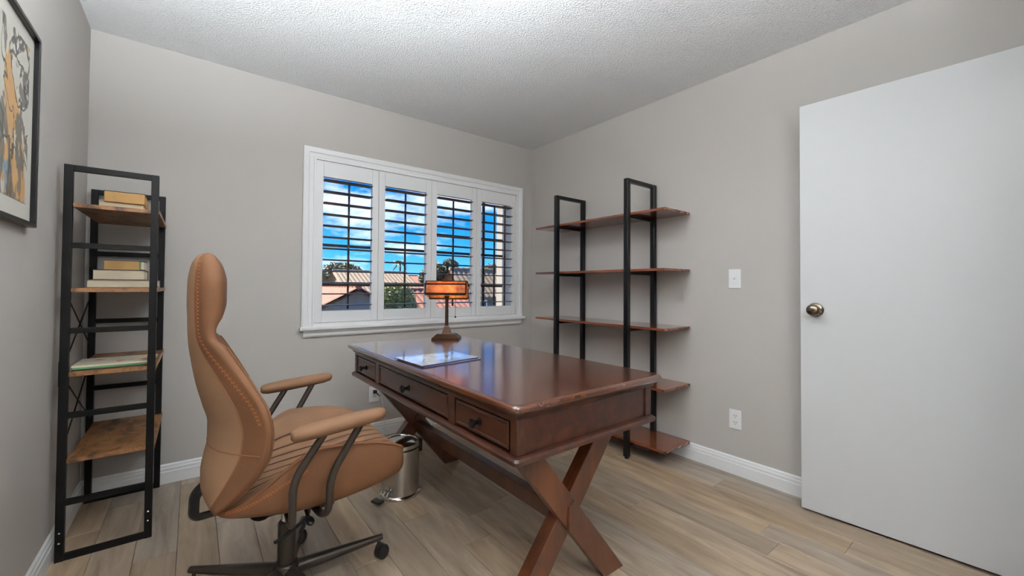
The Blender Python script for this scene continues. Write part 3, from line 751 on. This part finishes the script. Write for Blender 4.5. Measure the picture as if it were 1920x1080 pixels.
for i in range(NX+1):
    x = sxk[0] + (sxk[-1]-sxk[0])*(.5-.5*math.cos(PI*i/NX))
    ww, zb, be, wt, ct = (interp(sxk, q, x) for q in (s_w, s_zb, s_be, s_wt, s_ct))
    rg = []
    for k in range(-8, 9):                       # underside from -y to +y
        s_ = k/8*.93; rg.append((x, s_*ww, zb + (be-zb)*abs(s_)**3))
    hgt = wt-be
    side = [(.985, .06), (1.012, .2), (1.02, .45), (1.01, .72), (.985, .92)]
    for a, b_ in side: rg.append((x, a*ww, be+hgt*b_))
    T = 96
    for k in range(T+1):
        y = ww*.96*(1-2*k/T); rg.append((x, y, seat_top(x, y) if abs(y) < ww*.95 else wt-.001))
    for a, b_ in side[::-1]: rg.append((x, -a*ww, be+hgt*b_))
    rings.append(rg)
i0, i1 = 17+5, 17+5+97          # the quilted top runs between the two wing edges
mbs = MB().loft([rg[i1-1:] + rg[:i0+1] for rg in rings], close=False, cap=False)
for rg in (rings[0], rings[-1]): mbs.b.faces.new([mbs.b.verts.new(q) for q in rg])
seat = cb(mbs, 'seat', 'leather_side')
cb(MB().loft([rg[i0:i1] for rg in rings], close=False, cap=False), 'quilted_top', 'leather', seat)
for k in range(-3, 4):
    path = []
    for i in range(2, NX-1):
        x = sxk[0] + (sxk[-1]-sxk[0])*(.5-.5*math.cos(PI*i/NX)); y = interp(sxk, s_w, x)*k*2/NCH
        path.append(Vector((x, y, seat_top(x, y)+.0050)))
    cb(MB().tube(path, .0024, 6), 'quilt_seam', 'quilt', seat)
# piping and stitching along both wing edges
for sg in (-1, 1):
    path = []
    for i in range(3, NX-3):
        x = sxk[0] + (sxk[-1]-sxk[0])*(.5-.5*math.cos(PI*i/NX)); ww = interp(sxk, s_w, x); wt = interp(sxk, s_wt, x)
        path.append(Vector((x, sg*ww*.985, wt-.006)))
    cb(MB().tube(path, .0035, 6), 'seat_piping', 'seam', seat)
    st = MB()
    for i in range(26):
        x = -.19 + .20*i/25; ww = interp(sxk, s_w, x); wt = interp(sxk, s_wt, x); be = interp(sxk, s_be, x)
        c = Vector((x, sg*ww*1.018, be+(wt-be)*.70)); 
        for d in (-1, 1): st.tube([c+Vector((-.004, sg*.0005, -.005*d)), c+Vector((.004, sg*.0005, .005*d))], .0006, 4)
    cb(st, 'stitching', 'stitch', seat)
# backrest
bzk = [.405, .418, .440, .471, .508, .552, .607, .665, .728, .80, .861, .925, .952, .975, 1.01, 1.06, 1.12, 1.17, 1.198, 1.210, 1.214]
b_xr = [-.215, -.232, -.245, -.253, -.253, -.247, -.237, -.237, -.252, -.270, -.281, -.290, -.292, -.293, -.294, -.296, -.295, -.288, -.276, -.262, -.248]
b_xf = [-.205, -.195, -.185, -.180, -.175, -.168, -.158, -.153, -.162, -.182, -.200, -.221, -.236, -.228, -.203, -.192, -.192, -.203, -.219, -.232, -.243]
b_ef = [-.212, -.212, -.203, -.173, -.142, -.112, -.089, -.084, -.094, -.127, -.160, -.198, -.222, -.224, -.213, -.208, -.208, -.216, -.228, -.237, -.245]
b_er = [-.214, -.222, -.219, -.196, -.168, -.138, -.114, -.106, -.118, -.154, -.192, -.236, -.250, -.255, -.257, -.258, -.259, -.258, -.255, -.251, -.247]
b_w = [.10, .145, .178, .205, .225, .243, .256, .260, .252, .225, .197, .171, .163, .159, .157, .156, .152, .136, .108, .075, .035]
b_p = [2.2]*9 + [2.4, 2.7] + [3]*10
def bsec(z):
    return [interp(bzk, q, z) for q in (b_xr, b_xf, b_er, b_ef, b_w, b_p)]
rings = []
for i in range(91):
    z = bzk[0] + (bzk[-1]-bzk[0])*i/90 if i < 80 else None
    if z is None:
        zz = bzk[0] + (bzk[-1]-bzk[0])*79/90; z = zz + (bzk[-1]-zz)*math.sin(PI/2*(i-79)/11)
    xr, xf, er, ef, ww, p = bsec(z)
    rg = []
    for k in range(-20, 21):
        s_ = math.sin(PI/2*k/20); rg.append((xr+(er-xr)*abs(s_)**p, ww*s_, z))
    mid = (er+ef)/2; hr = (ef-er)/2
    for a in (-.6, -.2, .2, .6): rg.append((mid+hr*a, ww + abs(hr)*.5*math.sqrt(1-a*a), z))
    for k in range(20, -21, -1):
        s_ = math.sin(PI/2*k/20); rg.append((xf+(ef-xf)*abs(s_)**2.4, ww*s_, z))
    for a in (.6, .2, -.2, -.6): rg.append((mid+hr*a, -ww - abs(hr)*.5*math.sqrt(1-a*a), z))
    rings.append(rg)
KR = 12     # rear panel spans the middle columns, the front cushion wraps round to meet it at the side seams
front_strip = [rg[20+KR:] + rg[:20-KR+1] for rg in rings]
mbk = MB().loft(front_strip, close=False, cap=False)
for rg in (rings[0], rings[-1]): mbk.b.faces.new([mbk.b.verts.new(q) for q in rg])
back = cb(mbk, 'backrest', 'leather_side', angle=70)
cb(MB().loft([rg[20-KR:20+KR+1] for rg in rings], close=False, cap=False), 'rear_panel', 'leather_rear', back, angle=70)
def rear_pt(z, s_, off=.001):
    xr, xf, er, ef, ww, p = bsec(z)
    return Vector((xr+(er-xr)*abs(s_)**p - off, ww*s_, z))
for sg in (-1, 1):
    st = MB()
    for i in range(44):
        z = .70 + .48*i/43
        s_ = sg*(.90 if z > .95 else .90+.07*(.95-z)/.25)
        c = rear_pt(z, s_, .0005) + Vector((0, sg*.002, 0))
        for d in (-1, 1): st.tube([c+Vector((-.004, -sg*.003, -.004*d)), c+Vector((.006, sg*.003, .004*d))], .0006, 4)
    cb(st, 'stitching', 'stitch', back)
    cb(MB().tube([rear_pt(.43+.73*i/40, sg*.80, -.0005) for i in range(41)], .0016, 6), 'back_seam', 'seam', back)
    cb(MB().tube([Vector((bsec(z)[3], sg*bsec(z)[4]*1.01, z)) for z in [.445+.48*i/30 for i in range(31)]], .0032, 6), 'back_piping', 'leather_side', back)
cb(MB().tube([rear_pt(.605-.012*abs(k/12)**2*0, k/12*.99, -.0004) for k in range(-12, 13)], .0018, 6), 'back_seam', 'seam', back)
# arms
for sg in (-1, 1):
    y = sg*.335
    rg = []
    prof_a = [(-.050, .004, .010), (-.044, .020, .016), (-.025, .028, .021), (.03, .031, .023), (.12, .031, .023), (.195, .029, .021), (.222, .022, .017), (.231, .006, .008)]
    for x, wy, hz in prof_a:
        zc = .684 + .075*(x-.09)
        rg.append([(x, y+wy*math.cos(2*PI*k/18), zc+hz*math.sin(2*PI*k/18)*(1 if math.sin(2*PI*k/18) > 0 else 1.05)) for k in range(18)])
    arm = cb(MB().loft(rg), 'armrest', 'leather')
    for x0, x1, zb_ in ((.045, -.040, .355), (.150, .063, .400)):
        yi = sg*.320
        if zb_ < .38: path = [(x0, y, .668), (x1, yi, .535), (x1, yi, .420), (x1+.012, sg*.24, .362), (x1+.025, sg*.05, .350)]
        else: path = [(x0, y, .672), (x1, yi, .520), (x1, yi, .420), (x1-.005, sg*.25, .375), (x1-.02, sg*.05, .368)]
        cb(MB().tube(filletpath(path, .045, 7), .0115, 10), 'arm_tube', 'gun', arm)
# mechanism
cb(B(-.10, .14, -.075, .075, .330, .399, bev=.008), 'tilt_mechanism', 'plastic', sm=False)
cb(MB().tube(filletpath([(-.06, -.02, .375), (-.268, -.02, .372), (-.266, -.02, .445), (-.240, -.02, .47)], .02), .011, 8, sx=1.6), 'back_bracket', 'blackgloss')
cb(MB().tube(smoothpath([(.03, -.07, .365), (.03, -.16, .360), (.025, -.22, .362)]), .006, 8), 'lever', 'plastic')
cb(MB().blob((.025, -.235, .362), (.014, .030, .009)), 'lever_paddle', 'plastic')
cb(MB().blob((-.10, -.15, .388), (.03, .045, .010)), 'tension_knob', 'plastic')
cb(B(.055, .115, -.185, -.13, .362, .402, bev=.008), 'under_seat_bracket', 'plastic', sm=False)
cb(MB().tube([(0, 0, .262), (0, 0, .335)], .0185, 20), 'gas_piston', 'chrome')
cb(MB().lathe([(.029, .118), (.029, .262), (.024, .268), (.019, .268)], (0, 0, 0), 24), 'gas_column', 'gun')
cb(MB().tube(smoothpath([(-.045, -.045, .225), (-.015, -.05, .238), (.02, -.045, .255), (.055, -.035, .270), (.068, -.03, .300)]), .006, 8, sx=1.5), 'strap', 'plastic')
cb(MB().tube(smoothpath([(.050, -.035, .268), (.050, -.03, .245), (.042, -.028, .225), (.046, -.026, .205), (.036, -.024, .185)]), .0035, 8, sx=2), 'strap', 'plastic')
cb(MB().lathe([(.036, .062), (.042, .072), (.042, .110), (.036, .122), (.029, .124)], (0, 0, 0), 28), 'hub', 'gun')
for k in range(5):
    a = math.radians(-2+72*k); d = Vector((math.cos(a), math.sin(a), 0)); sdv = Vector((-d.y, d.x, 0))
    def sec(r, hw, z0, z1):
        c = d*r + Vector((0, 0, (z0+z1)/2)); hh = (z1-z0)/2
        return [c + sdv*hw*math.cos(2*PI*j/12) + Vector((0, 0, hh*math.sin(2*PI*j/12))) for j in range(12)]
    leg = cb(MB().loft([sec(.02, .025, .066, .116), sec(.10, .023, .068, .112), sec(.33, .0135, .076, .100), sec(.346, .0125, .078, .099)]), 'base_leg', 'gun', angle=35)
    c = d*.332
    cs = cb(MB().lathe([(.006, .0), (.006, .034)], (c.x, c.y, .050), 10), 'caster', 'gun', t)
    wdir = (d*.5 + sdv*.87).normalized() if k != 0 else Vector((.35, -.94, 0)).normalized()
    rotw = wdir.to_track_quat('Z', 'Y').to_matrix()
    cw = c - wdir.cross(Vector((0, 0, 1)))*.016 + Vector((0, 0, .0255))
    for q in (-1, 1):
        cb(MB().lathe([(.006, -.0085), (.022, -.0085), (.0255, -.005), (.0255, .005), (.022, .0085), (.006, .0085)], cw+wdir*q*.0115, 24, rotw), 'wheel', 'plastic', cs)
    cb(MB().tube([cw+wdir*-.018+Vector((0, 0, .012)), cw+wdir*.018+Vector((0, 0, .012))], .019, 16), 'caster_hood', 'plastic', cs)

# ------------------------------------------------------------------ outdoors
GZ = -3.2
gm = plain('dry_ground', ext(168, 152, 128), .9, var=(.4, .2))
struct('ground', B(-60, 90, .16, 140, GZ-.2, GZ), gm)
stucco = plain('tan_stucco', ext(206, 184, 152), .9, var=(1.5, .06)); stucco2 = plain('pale_stucco', ext(224, 214, 198), .9, var=(1.5, .05)); greyst = plain('grey_stucco', ext(206, 202, 198), .9, var=(2, .08))
terra = plain('terracotta_tile', ext(214, 138, 104), .8, var=(6, .2)); tantile = plain('tan_roof_tile', ext(198, 170, 136), .8, var=(5, .15))
# wing of this house to the right of the window
mb = MB().box(.50, 3.5, .16, 1.27, GZ, 2.75); o = mb.build('wall_wing', stucco2); o['kind'] = 'structure'
def gable_house(name, x0, x1, y0, y1, ez, rz_, axis, wallm, roofm, label, over=.25, tile=.28, windows=()):
    t = thing(name, ((x0+x1)/2, (y0+y1)/2, GZ), label, 'house', 'houses beyond the window')
    mb = MB()
    if axis == 'y': mb.prism([(x0, GZ), (x1, GZ), (x1, ez), ((x0+x1)/2, rz_-.12), (x0, ez)], 1, y0, y1)
    else: mb.prism([(y0, GZ), (y1, GZ), (y1, ez), ((y0+y1)/2, rz_-.12), (y0, ez)], 0, x0, x1)
    wl = mb.build('wall', wallm, t)
    # each roof slope: rows of half-round tiles running down the slope
    if axis == 'y': a0, a1, c0, c1 = y0-over, y1+over, x0, x1
    else: a0, a1, c0, c1 = x0-over, x1+over, y0, y1
    cm = (c0+c1)/2
    for sg, ce in ((-1, c0), (1, c1)):
        run = abs(ce-cm); pitch = (rz_-ez)/run
        cE = ce + sg*over; zE = ez - pitch*over
        nrow = max(2, int((a1-a0)/tile)); m_ = 5
        cols = []
        for i in range(nrow*m_+1):
            a = a0+(a1-a0)*i/(nrow*m_); hgt = .055*abs(math.sin(PI*i/m_))
            cols.append((a, hgt))
        mb = MB(); steps = 7; rows = []
        for j in range(steps*2+1):
            f = (j//2 + (j % 2)*.999)/steps if j < steps*2 else 1
            lift = .03*(1-(f*steps % 1)) if j < steps*2 else 0
            cc = cm + (cE-cm)*f; zz = rz_ + (zE-rz_)*f
            rows.append([((cc, a, zz+h+.0) if axis == 'y' else (a, cc, zz+h)) for a, h in cols])
        mb.loft(rows, close=False, cap=False)
        rows2 = [[(q[0], q[1], q[2]-.12-0) for q in rows[0]], [(q[0], q[1], q[2]-.12) for q in rows[-1]]]
        mb.loft([rows2[0], rows2[1]], close=False, cap=False)
        mb.loft([rows[-1], rows2[1]], close=False, cap=False)
        mb.build('roof_slope', roofm, t, kind='stuff')
    rt = MB(); nb = int((a1-a0)/.35)
    for i in range(nb):
        a = a0+(a1-a0)*i/nb; b_ = a0+(a1-a0)*(i+1.06)/nb
        if axis == 'y': rt.tube([(cm, a, rz_+.03), (cm, b_, rz_+.015)], [.10, .085], 8)
        else: rt.tube([(a, cm, rz_+.03), (b_, cm, rz_+.015)], [.10, .085], 8)
    rt.build('ridge_tiles', roofm, t, kind='stuff')
    for (u0, u1, z0, z1) in windows:
        wf = B(u0, u1, y0-.04, y0+.02, z0, z1).build('window', 'white', t)
        B(u0+.08, u1-.08, y0-.05, y0-.035, z0+.08, z1-.08).build('pane', 'darkframe', wf)
    return t
gable_house('house', -1.1, 3.95, 10, 19, -.22, 1.06, 'y', greyst, terra, 'nearest neighbour house, terracotta gable roof seen low in the leftmost shutter panel', windows=((.9, 1.9, -1.6, -.5),))
gable_house('house', 5.4, 10.4, 24, 31, .6, 2.15, 'x', stucco, tantile, 'tan roofed house behind the nearest terracotta roof', windows=((6, 7, -1, .2),))
gable_house('house', 12.2, 16.2, 34, 42, .9, 2.20, 'x', stucco, terra, 'distant house with terracotta roof seen in the second shutter panel')
gable_house('house', 5.15, 8.0, 13, 18, -.35, .92, 'x', stucco, terra, 'low terracotta roofed house seen right of the bush in the second panel')
gable_house('house', 8.75, 11.3, 15.2, 18.4, .75, 2.05, 'x', stucco, tantile, 'tan stucco house seen in the third shutter panel', windows=((9.1, 9.9, -.7, .4),))
gable_house('house', 12.4, 15.8, 14.8, 20, .3, 1.45, 'x', stucco, tantile, 'tan house low in the rightmost shutter panel', windows=((12.6, 13.4, -1, 0),))
bark = plain('bark', ext(104, 86, 68), .9, var=(8, .2))
def leafmat(n, c): return plain(n, c, .7, var=(1.2, .35))
def tree(name, c, r, leaf, label, cat='tree', n=1700, ls=.16, group='trees beyond the window'):
    t = thing(name, (c[0], c[1], GZ), label, cat, group)
    MB().tube([(c[0], c[1], GZ), (c[0]+.05, c[1], (GZ+c[2])/2), (c[0], c[1], c[2])], [.16*r[0]+.05, .12*r[0]+.04, .05], 8).build('trunk', bark, t, True)
    rnd = random.Random(int(c[0]*100)); V = []; F = []
    lobes = [(Vector((rnd.uniform(-.55, .55)*r[0], rnd.uniform(-.55, .55)*r[1], rnd.uniform(-.45, .5)*r[2])), rnd.uniform(.35, .6)) for _ in range(9)]
    for _ in range(n):
        lc, lr = rnd.choice(lobes)
        d = Vector((rnd.gauss(0, 1), rnd.gauss(0, 1), rnd.gauss(0, 1))).normalized()*(rnd.uniform(.55, 1)**.5)
        p = Vector(c)-Vector((c[0], c[1], GZ)) + lc + Vector((d.x*r[0], d.y*r[1], d.z*r[2]))*lr
        a = Vector((rnd.gauss(0, 1), rnd.gauss(0, 1), rnd.gauss(0, 1))).normalized(); b_ = a.orthogonal().normalized()
        s_ = ls*rnd.uniform(.6, 1.3); i0 = len(V)
        V += [p-a*s_, p+b_*s_*.5, p+a*s_, p-b_*s_*.5]; F.append((i0, i0+1, i0+2, i0+3))
    me = bpy.data.meshes.new('crown'); me.from_pydata([tuple(v) for v in V], [], F); me.materials.append(leaf)
    o = bpy.data.objects.new('crown', me); COL.objects.link(o); o.parent = t; o['kind'] = 'stuff'
    return t
g1 = leafmat('olive_leaves', ext(178, 172, 118)); g2 = leafmat('dark_leaves', ext(138, 146, 98)); g3 = leafmat('green_leaves', ext(186, 196, 104))
tree('tree', (7.2, 34, 1.75), (2.3, 1.8, 1.5), g1, 'broad olive tree rising behind the tan roof in the leftmost panel', n=5000, ls=.24)
tree('tree', (11.0, 22.4, 1.9), (1.35, 1.3, 1.35), g2, 'dark green rounded tree seen in the third shutter panel', n=5000, ls=.16)
tree('tree', (18.2, 26.5, 1.9), (1.3, 1.2, 1.2), g1, 'small olive tree seen in the rightmost panel', n=4000, ls=.17)
tree('tree', (15.5, 48, 1.8), (2.4, 1.8, 1.1), g1, 'far olive tree at the foot of the palm', n=4000, ls=.26)
tree('leafy_bush', (1.95, 8.0, .55), (.55, .5, .75), g3, 'bright green leafy bush in the second shutter panel', 'bush', n=5000, ls=.06)
tree('tree', (3.6, 40, 1.2), (2.2, 1.6, 1.1), g2, 'low dark tree left of the olive tree', n=3500, ls=.24)
t = thing('palm_tree', (17.5, 45.2, GZ), 'slender palm tree far away against the sky in second panel', 'tree', 'trees beyond the window')
MB().tube([(17.5, 45.2, GZ), (17.55, 45.2, .5), (17.5, 45.2, 4.0)], [.16, .12, .10], 8).build('trunk', bark, t, True)
rnd = random.Random(3)
for k in range(22):
    a = 2*PI*k/22 + rnd.uniform(-.1, .1); el = rnd.uniform(-.4, 1.1); ln = rnd.uniform(.85, 1.15)
    d = Vector((math.cos(a), math.sin(a), 0)); sv = Vector((-d.y, d.x, 0)); base = Vector((17.5, 45.2, 4.0))
    pts = [base + d*ln*u*math.cos(el*(1-u)) + Vector((0, 0, ln*(math.sin(el)*u - .75*u*u))) for u in (0, .25, .5, .75, 1)]
    wd = [.03, .13, .16, .11, .01]; V = []; F = []
    fr = MB(); rows = [[q-sv*w_-Vector((0, 0, w_*.3)), q+Vector((0, 0, .02)), q+sv*w_-Vector((0, 0, w_*.3))] for q, w_ in zip(pts, wd)]
    fr.loft(rows, close=False, cap=False); fr.build('frond', g3, t)
